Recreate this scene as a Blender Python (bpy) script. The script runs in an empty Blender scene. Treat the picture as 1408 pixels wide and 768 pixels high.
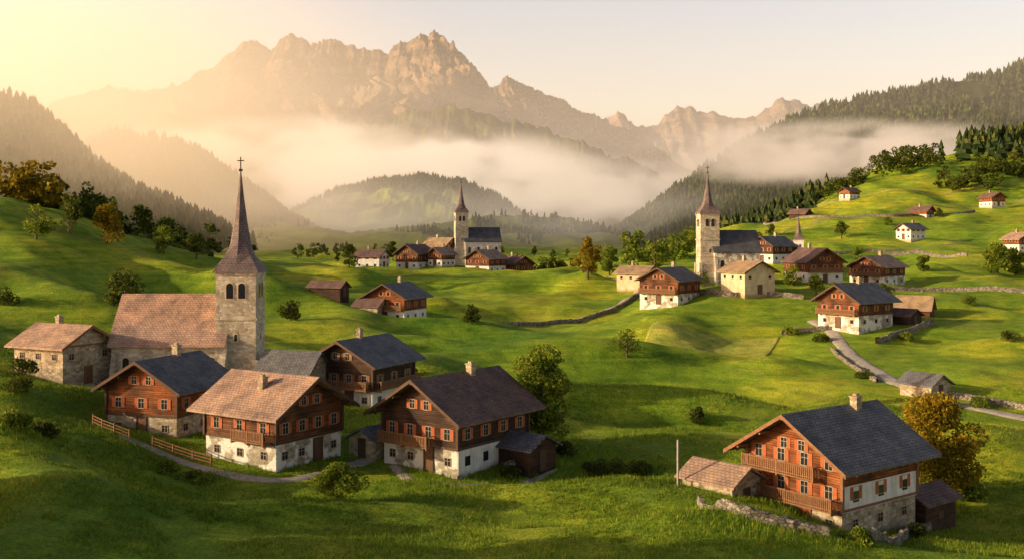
import bpy, bmesh, math, random
import numpy as np
from mathutils import Vector
random.seed(7); rng=np.random.default_rng(7)
F=1400.0
# ---------------------------------------------------------------- noise
def _h(ix,iy,seed):
    n=(ix.astype(np.int64)*374761393+iy.astype(np.int64)*668265263+seed*1442695041)&0x7fffffff
    n=((n^(n>>13))*1274126177)&0x7fffffff
    return ((n^(n>>16))&0xffff)/65535.0
def vnoise(x,y,seed=0):
    x=np.asarray(x,float);y=np.asarray(y,float)
    ix=np.floor(x);iy=np.floor(y);fx=x-ix;fy=y-iy
    fx=fx*fx*fx*(fx*(fx*6-15)+10);fy=fy*fy*fy*(fy*(fy*6-15)+10)
    a=_h(ix,iy,seed);b=_h(ix+1,iy,seed);c=_h(ix,iy+1,seed);d=_h(ix+1,iy+1,seed)
    return (a*(1-fx)+b*fx)*(1-fy)+(c*(1-fx)+d*fx)*fy*1.0-0.5
def fbm(x,y,o=4,seed=0,g=0.5):
    s=0;a=1;t=0
    for i in range(o):
        c,sn=math.cos(i*0.9),math.sin(i*0.9)
        s=s+a*vnoise((x*c-y*sn)*2**i,(x*sn+y*c)*2**i,seed+i*17);t+=a;a*=g
    return s/t*2
def ridged(x,y,o=5,seed=0,g=0.5):
    s=0;a=1;t=0
    for i in range(o):
        c,sn=math.cos(i*0.7),math.sin(i*0.7)
        s=s+a*(1-np.abs(2*vnoise((x*c-y*sn)*2**i,(x*sn+y*c)*2**i,seed+i*13))*2);t+=a;a*=g
    return s/t
# ---------------------------------------------------------------- terrain heights (image coordinates: pixel column, depth, pixel row)
CP=[(-400,45,900),(-400,60,760),(-400,100,560),(-400,200,330),(-400,400,200),(-400,700,320),
(0,45,900),(0,62,768),(0,80,650),(0,105,545),(0,135,490),(0,170,420),(0,210,345),(0,260,280),(0,340,300),(0,500,330),
(200,45,905),(200,64,768),(200,85,670),(200,108,592),(200,130,540),(200,165,470),(200,210,410),(200,285,327),(200,360,340),(200,500,350),
(400,45,910),(400,66,768),(400,82,690),(400,98,635),(400,130,545),(400,170,480),(400,220,430),(400,320,360),(400,400,374),(400,550,372),
(600,66,768),(600,82,690),(600,100,634),(600,130,560),(600,170,500),(600,220,450),(600,280,405),(600,345,362),(600,420,374),(600,600,368),
(800,45,910),(800,66,768),(800,84,688),(800,100,640),(800,125,590),(800,148,545),(800,190,478),(800,240,437),(800,290,405),(800,340,378),(800,420,375),(800,600,364),
(1000,45,930),(1000,66,775),(1000,88,672),(1000,115,610),(1000,150,545),(1000,180,500),(1000,215,455),(1000,235,410),(1000,255,388),(1000,300,378),(1000,380,352),(1000,480,317),(1000,560,325),(1000,700,338),
(1200,45,950),(1200,64,800),(1200,80,748),(1200,95,702),(1200,120,610),(1200,150,545),(1200,180,490),(1200,205,448),(1200,255,395),(1200,300,385),(1200,340,355),(1200,400,330),(1200,500,290),(1200,620,250),(1200,700,238),(1200,850,260),(1200,1200,305),
(1408,64,800),(1408,85,755),(1408,110,660),(1408,140,568),(1408,180,480),(1408,250,402),(1408,360,345),(1408,470,290),(1408,600,240),(1408,720,202),(1408,900,235),(1408,1200,285),
(1900,64,800),(1900,110,660),(1900,180,460),(1900,300,350),(1900,500,230),(1900,720,160),(1900,1000,190),
(-400,1200,340),(0,1000,343),(400,1000,347),(800,1000,347),(1000,1000,343),(0,2000,339),(800,2000,339),(1408,2200,335),
(-400,5000,333),(400,5000,333),(1000,5000,333),(1900,5000,333),(0,14000,331),(1400,14000,331)]
CPn=np.array([((u-704)/420.0, math.log(d)*1.6) for u,d,v in CP]); CPt=np.array([(330-v)/F for u,d,v in CP])
def K(r2): return 0.5*r2*np.log(r2+1e-9)
n=len(CP); A=np.zeros((n+3,n+3))
dd=((CPn[:,None]-CPn[None])**2).sum(-1); A[:n,:n]=K(dd)+np.eye(n)*0.004
A[:n,n]=1;A[:n,n+1:]=CPn;A[n,:n]=1;A[n+1:,:n]=CPn.T
W_=np.linalg.solve(A,np.concatenate([CPt,[0,0,0]]))
def pixcol(u,d): return ((u-704)/F*d,d)  # ground position from image pixel column and depth
# mounds: x,y, half length, half width, heading deg, height
MOUNDS=[(22,141,28,6,-8,3.2),(32,130,30,7,-8,-2.4),(2,88,16,4,3,1.5),(8,96,20,5,5,-1.6),(-44,84,14,5,-35,2.6),(-20,76,14,4,12,1.6),(12,178,26,7,6,3.4),(-22,190,24,7,-10,3.0),(45,172,18,5,15,2.6),
 (-75,180,26,9,-25,3.8),(-60,230,30,9,-20,4.2),(30,300,30,10,10,3.8),(62,118,22,5,8,2.4),(18,72,18,4,-6,1.5),(-10,245,28,8,12,3.4),(-95,145,18,7,-30,3.0),(-8,212,22,6,-18,2.6),(55,155,16,6,-25,2.2),(10,160,22,6,20,-2.2),(110,200,16,7,35,3.0),
 (-14,150,7,22,10,2.4),(30,200,8,26,-12,2.8),(50,128,6,18,15,2.2),(-30,215,9,26,-15,3.0),(-30,70,5,12,20,1.4),(-2,116,5,14,12,1.6)]
SITES=[(*pixcol(u,d),r) for u,d,r in [(1143,89,8),(1143,84,8),(992,88,8),(377,101,9),(232,112,9),(88,127,9),(500,131,9),(628,102,9),(310,130,10),(240,132,10),(545,226,12),(1176,206,12),(973,250,13),(1028,240,13),(921,242,13),(1118,268,13),(1206,278,13),(634,360,16),(1268,92,8)]]
ROADP=[pixcol(u,d) for u,d in ((1118,214),(1145,203),(1160,189),(1185,175),(1225,161),(1262,151),(1310,145),(1360,141),(1420,137),(1500,130))]
VILP=[pixcol(u,d) for u,d in ((590,226),(640,228),(700,230),(760,234),(810,242),(850,254),(872,268),(880,285),(868,300),(848,312),(825,322))]
SITES+=[(x,y,10) for x,y in ROADP]+[(x,y,9) for x,y in VILP]
def H(x,y):
    x=np.asarray(x,float);y=np.asarray(y,float);sh=np.broadcast(x,y).shape
    x=np.broadcast_to(x,sh).ravel();y=np.broadcast_to(y,sh).ravel()
    yy=np.maximum(y,12.0)
    a=np.clip(x/yy*F/420.0,-2.9,3.0); b=np.log(np.clip(yy,42,14000))*1.6
    out=np.empty(len(x))
    for i in range(0,len(x),60000):
        s=slice(i,i+60000)
        r2=(a[s,None]-CPn[None,:,0])**2+(b[s,None]-CPn[None,:,1])**2
        out[s]=K(r2)@W_[:n]+W_[n]+W_[n+1]*a[s]+W_[n+2]*b[s]
    z=out*np.clip(yy,42,14000)
    amp=np.clip(yy/150,0.55,1.9)
    e=fbm(x/40+3.1,y/30,3,5)*3.1*amp+fbm(x/13,y/10,3,9)*0.85
    for mx,my,ra,rb,an,hh in MOUNDS:
        c,s_=math.cos(math.radians(an)),math.sin(math.radians(an));p=(x-mx)*c+(y-my)*s_;q=-(x-mx)*s_+(y-my)*c
        e=e+hh*np.exp(-(p/ra)**2-(q/rb)**2)
    k=np.zeros(len(x))
    for sx,sy,rr in SITES:
        k=np.maximum(k,.95*np.exp(-(((x-sx)**2+(y-sy)**2)/rr**2)**1.5))
    return (z+e*(1-k)).reshape(sh)
def Hs(x,y): return float(H(np.array([x]),np.array([y]))[0])
_ds=np.geomspace(52,900,600)
def pixel_ground(u,v):
    """ground point where the camera ray through an image pixel meets the terrain"""
    t=(u-704)/F; z=H(t*_ds,_ds); hit=np.where(z/_ds>=(330-v)/F)[0]
    d=_ds[hit[0]] if len(hit) else 900
    return (t*d,d)
# ---------------------------------------------------------------- mesh utils
def link(o,parent=None):
    bpy.context.scene.collection.objects.link(o)
    if parent: o.parent=parent
    return o
def np_mesh(name,V,Fc,mat,smooth=False,parent=None):
    me=bpy.data.meshes.new(name); V=np.asarray(V,np.float32);Fc=np.asarray(Fc,np.int32)
    k=Fc.shape[1]
    me.vertices.add(len(V));me.vertices.foreach_set('co',V.ravel())
    me.loops.add(Fc.size);me.loops.foreach_set('vertex_index',Fc.ravel())
    me.polygons.add(len(Fc));me.polygons.foreach_set('loop_start',np.arange(len(Fc),dtype=np.int32)*k)
    me.polygons.foreach_set('use_smooth',np.full(len(Fc),smooth))
    me.update(calc_edges=True)
    me.materials.append(mat)
    return link(bpy.data.objects.new(name,me),parent)
class Part:
    def __init__(s): s.v=[];s.f=[]
    def box(s,x0,x1,y0,y1,z0,z1):
        i=len(s.v)
        s.v+=[(x0,y0,z0),(x1,y0,z0),(x1,y1,z0),(x0,y1,z0),(x0,y0,z1),(x1,y0,z1),(x1,y1,z1),(x0,y1,z1)]
        s.f+=[tuple(i+k for k in q) for q in [(0,3,2,1),(4,5,6,7),(0,1,5,4),(1,2,6,5),(2,3,7,6),(3,0,4,7)]]
    def extr(s,poly,axis,a,b):
        i=len(s.v);m=len(poly)
        for t in (a,b):
            for p,z in poly: s.v.append((p,t,z) if axis=='y' else (t,p,z))
        s.f.append(tuple(range(i,i+m)));s.f.append(tuple(range(i+2*m-1,i+m-1,-1)))
        for k in range(m):
            k2=(k+1)%m; s.f.append((i+k,i+m+k,i+m+k2,i+k2))
    def beam(s,p,q,r):
        p=Vector(p);q=Vector(q);d=(q-p).normalized()
        a=d.orthogonal().normalized();b=d.cross(a);i=len(s.v)
        for c in (p,q):
            for sa,sb in ((-1,-1),(1,-1),(1,1),(-1,1)): s.v.append(tuple(c+a*sa*r+b*sb*r))
        s.f+=[tuple(i+k for k in z) for z in [(0,3,2,1),(4,5,6,7),(0,1,5,4),(1,2,6,5),(2,3,7,6),(3,0,4,7)]]
    def obj(s,name,mat,parent):
        if not s.v: return
        me=bpy.data.meshes.new(name);me.from_pydata(s.v,[],s.f)
        bm=bmesh.new();bm.from_mesh(me);bmesh.ops.recalc_face_normals(bm,faces=bm.faces);bm.to_mesh(me);bm.free()
        me.materials.append(mat);return link(bpy.data.objects.new(name,me),parent)
# ---------------------------------------------------------------- materials
def mat(name):
    m=bpy.data.materials.new(name);m.use_nodes=True;nt=m.node_tree;nt.nodes.clear()
    return m,nt
def nd(nt,t,**kw):
    x=nt.nodes.new(t)
    for k,v in kw.items():
        if k in x.inputs: x.inputs[k].default_value=v
        else: setattr(x,k,v)
    return x
def L(nt,a,b): nt.links.new(a,b)
def ramp(nt,src,stops):
    r=nt.nodes.new('ShaderNodeValToRGB');e=r.color_ramp.elements
    while len(e)<len(stops): e.new(0.5)
    for el,(p,c) in zip(e,stops): el.position=p;el.color=(*c,1)
    L(nt,src,r.inputs[0]);return r.outputs[0]
def mix(nt,f,a,b,mode='MIX'):
    m=nt.nodes.new('ShaderNodeMixRGB');m.blend_type=mode
    for k,x in ((0,f),(1,a),(2,b)):
        if hasattr(x,'links') or hasattr(x,'is_linked'): L(nt,x,m.inputs[k])
        else: m.inputs[k].default_value=x if k==0 else (*x,1)
    return m.outputs[0]
def noise(nt,vec,scale,detail=4,rough=0.55):
    x=nd(nt,'ShaderNodeTexNoise');x.inputs['Scale'].default_value=scale;x.inputs['Detail'].default_value=detail;x.inputs['Roughness'].default_value=rough
    if vec: L(nt,vec,x.inputs['Vector'])
    return x.outputs[0]
def finish(nt,col,rough=0.85,bump=None,bstr=0.5,bdist=0.05,spec=0.25,trans=None):
    b=nd(nt,'ShaderNodeBsdfPrincipled');b.inputs['Roughness'].default_value=rough
    b.inputs['Specular IOR Level'].default_value=spec
    if isinstance(col,tuple): b.inputs['Base Color'].default_value=(*col,1)
    else: L(nt,col,b.inputs['Base Color'])
    if bump is not None:
        bp=nd(nt,'ShaderNodeBump');bp.inputs['Strength'].default_value=bstr;bp.inputs['Distance'].default_value=bdist
        L(nt,bump,bp.inputs['Height']);L(nt,bp.outputs[0],b.inputs['Normal'])
    o=nd(nt,'ShaderNodeOutputMaterial')
    if trans is not None:
        t=nd(nt,'ShaderNodeBsdfTranslucent');L(nt,col,t.inputs[0]) if not isinstance(col,tuple) else None
        m=nd(nt,'ShaderNodeMixShader');m.inputs[0].default_value=trans
        L(nt,b.outputs[0],m.inputs[1]);L(nt,t.outputs[0],m.inputs[2]);L(nt,m.outputs[0],o.inputs[0])
    else: L(nt,b.outputs[0],o.inputs[0])
def wallvec(nt):
    tc=nd(nt,'ShaderNodeTexCoord');s=nd(nt,'ShaderNodeSeparateXYZ');L(nt,tc.outputs['Object'],s.inputs[0])
    a=nd(nt,'ShaderNodeMath',operation='ADD');L(nt,s.outputs[0],a.inputs[0]);L(nt,s.outputs[1],a.inputs[1])
    c=nd(nt,'ShaderNodeCombineXYZ');L(nt,a.outputs[0],c.inputs[0]);L(nt,s.outputs[2],c.inputs[1])
    return c.outputs[0],tc.outputs['Object'],s
def m_stone(name,c1,c2,c3,mortar=(0.3,0.27,0.22),scale=2.2,patch=None,three=False):
    m,nt=mat(name);v,o,s=wallvec(nt)
    mp=nd(nt,'ShaderNodeMapping');mp.inputs['Scale'].default_value=(1,1.7,1) if not three else (1,1,1.5);L(nt,o if three else v,mp.inputs[0])
    wn=nd(nt,'ShaderNodeTexNoise');wn.inputs['Scale'].default_value=1.5;L(nt,mp.outputs[0],wn.inputs[0])
    vv=mix(nt,0.06,mp.outputs[0],wn.outputs[1])
    vo=nd(nt,'ShaderNodeTexVoronoi',feature='F1');vo.inputs['Scale'].default_value=scale;L(nt,vv,vo.inputs[0])
    ve=nd(nt,'ShaderNodeTexVoronoi',feature='DISTANCE_TO_EDGE');ve.inputs['Scale'].default_value=scale;L(nt,vv,ve.inputs[0])
    sp=nd(nt,'ShaderNodeSeparateXYZ');L(nt,vo.outputs['Color'],sp.inputs[0])
    c=ramp(nt,sp.outputs[0],[(0,c1),(0.5,c2),(1,c3)])
    e=ramp(nt,ve.outputs[0],[(0.0,(0,0,0)),(0.09,(1,1,1))])
    col=mix(nt,e,mortar,c)
    big=noise(nt,o,0.35,4);st=ramp(nt,big,[(0.3,(0.65,0.62,0.58)),(0.7,(1.1,1.08,1.02))])
    col=mix(nt,1.0,col,st,'MULTIPLY')
    if patch:
        pn=ramp(nt,noise(nt,o,0.6,6),[(0.47,(0,0,0)),(0.53,(1,1,1))]);col=mix(nt,pn,col,patch)
    finish(nt,col,0.92,e,0.6,0.05);return m
def m_plaster(name,c):
    m,nt=mat(name);v,o,s=wallvec(nt)
    a=noise(nt,o,0.7,6);col=mix(nt,1.0,ramp(nt,a,[(0.3,(0.72,0.69,0.64)),(0.65,(1,1,1))]),c,'MULTIPLY')
    mp=nd(nt,'ShaderNodeMapping');mp.inputs['Scale'].default_value=(4,4,0.4);L(nt,o,mp.inputs[0])
    st=ramp(nt,noise(nt,mp.outputs[0],1,4),[(0.35,(0.75,0.72,0.67)),(0.55,(1,1,1))])
    col=mix(nt,0.6,col,st,'MULTIPLY')
    d=nd(nt,'ShaderNodeMath',operation='MULTIPLY_ADD');L(nt,noise(nt,o,1.2,4),d.inputs[0]);d.inputs[1].default_value=1.4;L(nt,s.outputs[2],d.inputs[2])
    col=mix(nt,1,col,ramp(nt,d.outputs[0],[(0.25,(0.6,0.53,0.44)),(1.0,(1,1,1))]),'MULTIPLY')
    finish(nt,col,0.9,noise(nt,o,9,4),0.3,0.02);return m
def m_timber(name,c1,c2,row=0.2):
    m,nt=mat(name);v,o,s=wallvec(nt)
    b=nd(nt,'ShaderNodeTexBrick');b.inputs['Scale'].default_value=1;b.inputs['Brick Width'].default_value=3.3;b.inputs['Row Height'].default_value=row
    b.inputs['Mortar Size'].default_value=0.02;b.inputs['Color1'].default_value=(*c1,1);b.inputs['Color2'].default_value=(*c2,1)
    b.inputs['Mortar'].default_value=(c1[0]*.15,c1[1]*.15,c1[2]*.15,1);L(nt,v,b.inputs[0])
    mp=nd(nt,'ShaderNodeMapping');mp.inputs['Scale'].default_value=(0.8,0.8,14);L(nt,o,mp.inputs[0])
    g=ramp(nt,noise(nt,mp.outputs[0],1.3,5),[(0.3,(0.55,0.52,0.5)),(0.7,(1.25,1.2,1.15))])
    col=mix(nt,1,b.outputs[0],g,'MULTIPLY')
    w=ramp(nt,noise(nt,o,0.5,4),[(0.35,(0.42,0.45,0.5)),(0.65,(1.1,1.05,1))]);col=mix(nt,1,col,w,'MULTIPLY')
    w2=ramp(nt,noise(nt,mp.outputs[0],0.4,3),[(0.4,(0.65,0.6,0.56)),(0.6,(1,1,1))]);col=mix(nt,1,col,w2,'MULTIPLY')
    finish(nt,col,0.8,b.outputs[1],-0.5,0.03);return m
def m_roof(name,c1,c2,row=0.32,alongx=False):
    m,nt=mat(name);tc=nd(nt,'ShaderNodeTexCoord');s=nd(nt,'ShaderNodeSeparateXYZ');L(nt,tc.outputs['Object'],s.inputs[0])
    z=nd(nt,'ShaderNodeMath',operation='MULTIPLY');L(nt,s.outputs[2],z.inputs[0]);z.inputs[1].default_value=2.0 if not alongx else 1.3
    c=nd(nt,'ShaderNodeCombineXYZ');L(nt,s.outputs[0 if alongx else 1],c.inputs[0]);L(nt,z.outputs[0],c.inputs[1])
    b=nd(nt,'ShaderNodeTexBrick');b.inputs['Scale'].default_value=1;b.inputs['Brick Width'].default_value=0.42;b.inputs['Row Height'].default_value=row
    b.inputs['Mortar Size'].default_value=0.025;b.inputs['Color1'].default_value=(*c1,1);b.inputs['Color2'].default_value=(*c2,1);b.inputs['Bias'].default_value=0
    b.inputs['Mortar'].default_value=(c1[0]*.3,c1[1]*.3,c1[2]*.3,1);L(nt,c.outputs[0],b.inputs[0])
    w=ramp(nt,noise(nt,tc.outputs['Object'],0.5,6,0.65),[(0.3,(0.5,0.52,0.55)),(0.5,(1,1,1)),(0.72,(1.5,1.42,1.25))])
    f=ramp(nt,noise(nt,tc.outputs['Object'],5,4,0.7),[(0.3,(0.6,0.6,0.6)),(0.7,(1.35,1.35,1.35))])
    col=mix(nt,1,mix(nt,1,b.outputs[0],w,'MULTIPLY'),f,'MULTIPLY')
    finish(nt,col,0.7,b.outputs[1],-0.8,0.05,0.35);return m
def m_flat(name,c,rough=0.7,var=0.25,scale=3):
    m,nt=mat(name);tc=nd(nt,'ShaderNodeTexCoord')
    col=mix(nt,1,ramp(nt,noise(nt,tc.outputs['Object'],scale,5),[(0.3,(1-var,)*3),(0.7,(1+var*.6,)*3)]),c,'MULTIPLY')
    finish(nt,col,rough,noise(nt,tc.outputs['Object'],scale*4,3),0.2,0.02);return m
def m_leaf(name,stops,trans=0.3,big=0.5):
    m,nt=mat(name);g=nd(nt,'ShaderNodeNewGeometry');tc=nd(nt,'ShaderNodeTexCoord')
    c=ramp(nt,g.outputs['Random Per Island'],stops)
    w=ramp(nt,noise(nt,tc.outputs['Object'],big,3),[(0.35,(0.6,0.65,0.6)),(0.65,(1.25,1.2,1.0))])
    finish(nt,mix(nt,1,c,w,'MULTIPLY'),0.7,spec=0.15,trans=trans);return m
STONE=m_stone('rubble_stone',(0.26,0.21,0.15),(0.46,0.38,0.28),(0.63,0.55,0.42),(0.38,0.32,0.23))
STONEP=m_stone('stone_with_plaster',(0.28,0.24,0.18),(0.45,0.4,0.32),(0.6,0.56,0.46),(0.44,0.4,0.34),patch=(0.78,0.74,0.66))
CHST=m_stone('church_stone',(0.4,0.35,0.27),(0.6,0.54,0.43),(0.74,0.69,0.57),(0.5,0.45,0.36),1.8)
DRY=m_stone('dry_stone',(0.14,0.125,0.11),(0.26,0.23,0.19),(0.42,0.38,0.31),(0.045,0.04,0.035),2.6,three=True)
PLAST=m_plaster('white_plaster',(0.82,0.8,0.76)); CREAM=m_plaster('cream_plaster',(0.72,0.57,0.38))
WOODO=m_timber('larch_timber_orange',(0.44,0.16,0.05),(0.26,0.095,0.034))
WOODB=m_timber('larch_timber_brown',(0.3,0.13,0.055),(0.17,0.076,0.036))
WOODD=m_timber('weathered_timber_dark',(0.14,0.078,0.045),(0.09,0.052,0.032))
TRIM=m_flat('beam_wood',(0.24,0.12,0.055)); TRIMD=m_flat('beam_wood_dark',(0.1,0.058,0.036))
SLATE=m_roof('slate_roof',(0.135,0.138,0.148),(0.185,0.188,0.195)); SLATEX=m_roof('slate_roof_church',(0.08,0.083,0.1),(0.11,0.113,0.13),alongx=True)
SHING=m_roof('shingle_roof_brown',(0.45,0.3,0.215),(0.33,0.225,0.165)); SHINGX=m_roof('tile_roof_church',(0.54,0.35,0.255),(0.42,0.275,0.2),alongx=True)
DARKR=m_roof('shingle_roof_dark',(0.22,0.13,0.105),(0.14,0.09,0.08)); TANR=m_roof('shingle_roof_tan',(0.42,0.3,0.18),(0.33,0.23,0.14))
SPIRE=m_roof('spire_shingle',(0.21,0.155,0.15),(0.15,0.115,0.115),0.4,True)
SHUT=m_flat('shutter_paint',(0.42,0.11,0.035)); FRAME=m_flat('window_frame',(0.4,0.31,0.22),0.6,0.1); DOORM=m_flat('door_paint',(0.4,0.06,0.03)); DOORB=m_flat('door_wood',(0.15,0.075,0.038))
mg,ntg=mat('window_glass');finish(ntg,(0.02,0.024,0.03),0.08,spec=0.6);GLASS=mg
mi,nti=mat('iron');finish(nti,(0.05,0.04,0.03),0.5);IRON=mi
BARK=m_flat('bark',(0.1,0.07,0.045)); ROADM=m_flat('gravel_road',(0.44,0.39,0.32),0.95,0.35,1.2); DIRT=m_flat('dirt_track',(0.28,0.22,0.13),0.95,0.3,1.2)
LEAFG=m_leaf('leaves_green',[(0,(0.07,0.13,0.016)),(0.5,(0.17,0.245,0.026)),(1,(0.38,0.38,0.045))],.45)
LEAFY=m_leaf('leaves_golden',[(0,(0.16,0.13,0.012)),(0.5,(0.31,0.23,0.02)),(1,(0.5,0.35,0.03))],.45)
LEAFD=m_leaf('leaves_dark',[(0,(0.035,0.06,0.012)),(0.5,(0.08,0.115,0.018)),(1,(0.19,0.2,0.025))],.4)
CONI=m_leaf('conifer_needles',[(0,(0.02,0.042,0.013)),(0.6,(0.045,0.072,0.02)),(1,(0.12,0.13,0.028))],0.15,0.01)
def m_grass(name,stops):
    m,nt=mat(name);g=nd(nt,'ShaderNodeNewGeometry');P=g.outputs['Position']
    a=noise(nt,P,0.028,5,0.6);b=noise(nt,P,0.35,6,0.7);c=noise(nt,P,4.5,4,0.7)
    mp=nd(nt,'ShaderNodeMapping');mp.inputs['Scale'].default_value=(0.03,0.03,1.1);L(nt,P,mp.inputs[0])
    t=noise(nt,mp.outputs[0],1.6,4,0.6)
    col=ramp(nt,a,stops)
    col=mix(nt,1,col,ramp(nt,b,[(0.3,(0.55,0.66,0.58)),(0.5,(1,1,1)),(0.72,(1.5,1.25,1.15))]),'MULTIPLY')
    col=mix(nt,1,col,ramp(nt,c,[(0.3,(0.46,0.52,0.48)),(0.7,(1.5,1.45,1.4))]),'MULTIPLY')
    col=mix(nt,1,col,ramp(nt,t,[(0.35,(0.74,0.8,0.77)),(0.65,(1.2,1.14,1.05))]),'MULTIPLY')
    dry=ramp(nt,noise(nt,P,0.06,6,0.7),[(0.56,(0,0,0)),(0.74,(.5,.5,.5))]);col=mix(nt,dry,col,(0.34,0.28,0.07))
    h=mix(nt,0.4,mix(nt,0.35,b,c),t)
    finish(nt,col,0.9,h,0.9,1.0,0.1);return m
GRASS=m_grass('meadow_grass',[(0.32,(0.105,0.215,0.018)),(0.5,(0.235,0.345,0.026)),(0.68,(0.48,0.47,0.04))])
MOWN=m_grass('mown_grass',[(0.32,(0.32,0.4,0.06)),(0.5,(0.4,0.45,0.08)),(0.68,(0.48,0.48,0.09))])
BLADE=m_leaf('grass_blades',[(0,(0.09,0.19,0.016)),(0.6,(0.22,0.33,0.028)),(1,(0.46,0.45,0.06))],0.4,0.06)
def m_mount(name,rock1,rock2,grass,lo,hi,scale,bd=40):
    m,nt=mat(name);g=nd(nt,'ShaderNodeNewGeometry');P=g.outputs['Position'];s=nd(nt,'ShaderNodeSeparateXYZ');L(nt,g.outputs['Normal'],s.inputs[0])
    mp=nd(nt,'ShaderNodeMapping');mp.inputs['Scale'].default_value=(1,1,2.0);L(nt,P,mp.inputs[0])
    n1=noise(nt,mp.outputs[0],scale,10,0.7);rock=ramp(nt,n1,[(0.34,rock1),(0.64,rock2)])
    a=nd(nt,'ShaderNodeMath',operation='MULTIPLY_ADD');L(nt,noise(nt,P,scale*.8,6),a.inputs[0]);a.inputs[1].default_value=0.45;L(nt,s.outputs[2],a.inputs[2])
    f=ramp(nt,a.outputs[0],[(lo,(0,0,0)),(hi,(1,1,1))])
    gr=ramp(nt,noise(nt,P,scale*1.5,8,0.7),[(0.38,tuple(x*.4 for x in grass)),(0.62,grass)])
    finish(nt,mix(nt,f,rock,gr),0.95,n1,1.0,bd,0.05);return m
ROCK=m_mount('mountain_rock',(0.1,0.072,0.05),(0.6,0.43,0.28),(0.11,0.11,0.03),0.9,1.05,0.006,160)
ROCKF=m_mount('far_rock',(0.12,0.1,0.09),(0.55,0.42,0.33),(0.12,0.11,0.06),1.1,1.25,0.005,160)
SPUR=m_mount('alpine_slope',(0.1,0.08,0.05),(0.24,0.2,0.11),(0.13,0.15,0.03),0.7,0.9,0.006,50)
FOREST=m_mount('forest_floor',(0.03,0.04,0.015),(0.06,0.07,0.025),(0.06,0.08,0.02),0.4,0.6,0.01,8)
MEADF=m_mount('valley_meadow',(0.07,0.09,0.025),(0.14,0.18,0.035),(0.28,0.34,0.05),0.6,0.9,0.006,5)
# ---------------------------------------------------------------- ground sheet
nr,nc=780,640
ds=np.geomspace(22,13500,nr); an=np.radians(np.linspace(-64,64,nc))
D,T=np.meshgrid(ds,an,indexing='ij'); X=np.tan(T)*D;Y=D
Z=H(X,Y)
V=np.stack([X,Y,Z],-1).reshape(-1,3)
i=np.arange(nr-1)[:,None]*nc+np.arange(nc-1)[None]
Fc=np.stack([i,i+1,i+nc+1,i+nc],-1).reshape(-1,4)
np_mesh('ground',V,Fc,GRASS,True)
# ---------------------------------------------------------------- mountains & hills
def ridge(name,sky,Lf,Lb,material,amp,nscale,nu=420,ns=120,prof=1.2,jag=0.0,seed=1,zb=-15,vert=0.6,rock=0.0):
    sk=np.array(sky,float);xs=(sk[:,0]-704)/F*sk[:,2];ys=sk[:,2];zs=(330-sk[:,1])/F*sk[:,2]
    t=np.concatenate([[0],np.cumsum(np.hypot(np.diff(xs),np.diff(ys)))]);tt=np.linspace(0,t[-1],nu)
    x=np.interp(tt,t,xs);y=np.interp(tt,t,ys);z=np.interp(tt,t,zs)
    z=z+jag*(ridged(tt/nscale*6,tt*0,5,seed+3,0.7)-.5)
    nf=int(ns*0.8);s=np.concatenate([np.linspace(1,0,nf)**1.3,-np.linspace(0,1,ns-nf+1)[1:]])
    S,XX=np.meshgrid(s,x);YY=np.meshgrid(s,y)[1];ZZ=np.meshgrid(s,z)[1]
    yy=YY-np.where(S>0,S*Lf,S*Lb); a=np.abs(S)
    base=(1-a)**prof
    wx=fbm(XX/nscale*.9,yy/nscale*.9,3,seed+70)*.45
    r=ridged(XX/nscale+wx,yy/nscale*vert+wx*.6,7,seed,.55)
    env=np.minimum(1,a*4)*(1-a)**0.7+0.01
    zz=zb+(ZZ-zb)*base+(r-0.5)*amp*env*np.clip((ZZ-zb)/max(1,(zs.max()-zb)),0.15,1)
    if rock:
        r2=ridged(XX/nscale*4.3+wx*2,yy/nscale*1.6,6,seed+9,.65);zz=zz+(r2-.5)*rock*np.minimum(1,a*8+.1)*(1-a)**.5
        xw=fbm(yy/nscale*3,zz/nscale*5,4,seed+11,.6)*rock*.8*np.minimum(1,a*6)
        XX=XX+xw
    Vn=np.stack([XX,yy,zz],-1);m2=Vn.shape[1]
    i=np.arange(nu-1)[:,None]*m2+np.arange(m2-1)[None]
    Fq=np.stack([i,i+m2,i+m2+1,i+1],-1).reshape(-1,4)
    np_mesh(name,Vn.reshape(-1,3),Fq,material,True)
    return Vn
ridge('mountain_range',[(-700,120,9500),(-300,170,9500),(100,200,9500),(700,190,9500),(790,175,9300),(830,157,9200),(850,153,9000),(870,165,9000),(905,166,9000),(930,146,9000),(948,139,9000),(965,150,9000),(985,151,9000),(1005,162,9000),(1040,158,9000),(1060,140,9000),(1076,127,9000),(1100,137,9000),(1120,140,9000),(1150,135,9200),(1180,152,9300),(1300,165,9500),(1500,120,9500),(1800,120,9500)],3000,2500,ROCKF,600,900,800,130,1.25,60,3,-50,.6,140)
ridge('mountain',[(560,250,6200),(640,180,6200),(675,118,6200),(697,101,6200),(712,108,6200),(735,118,6200),(765,132,6200),(800,150,6200),(840,165,6200),(880,182,6000),(915,205,5900),(950,232,5800),(1000,270,5800)],2600,2000,ROCK,520,700,460,170,1.25,38,8,-30,.6,100)
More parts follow.
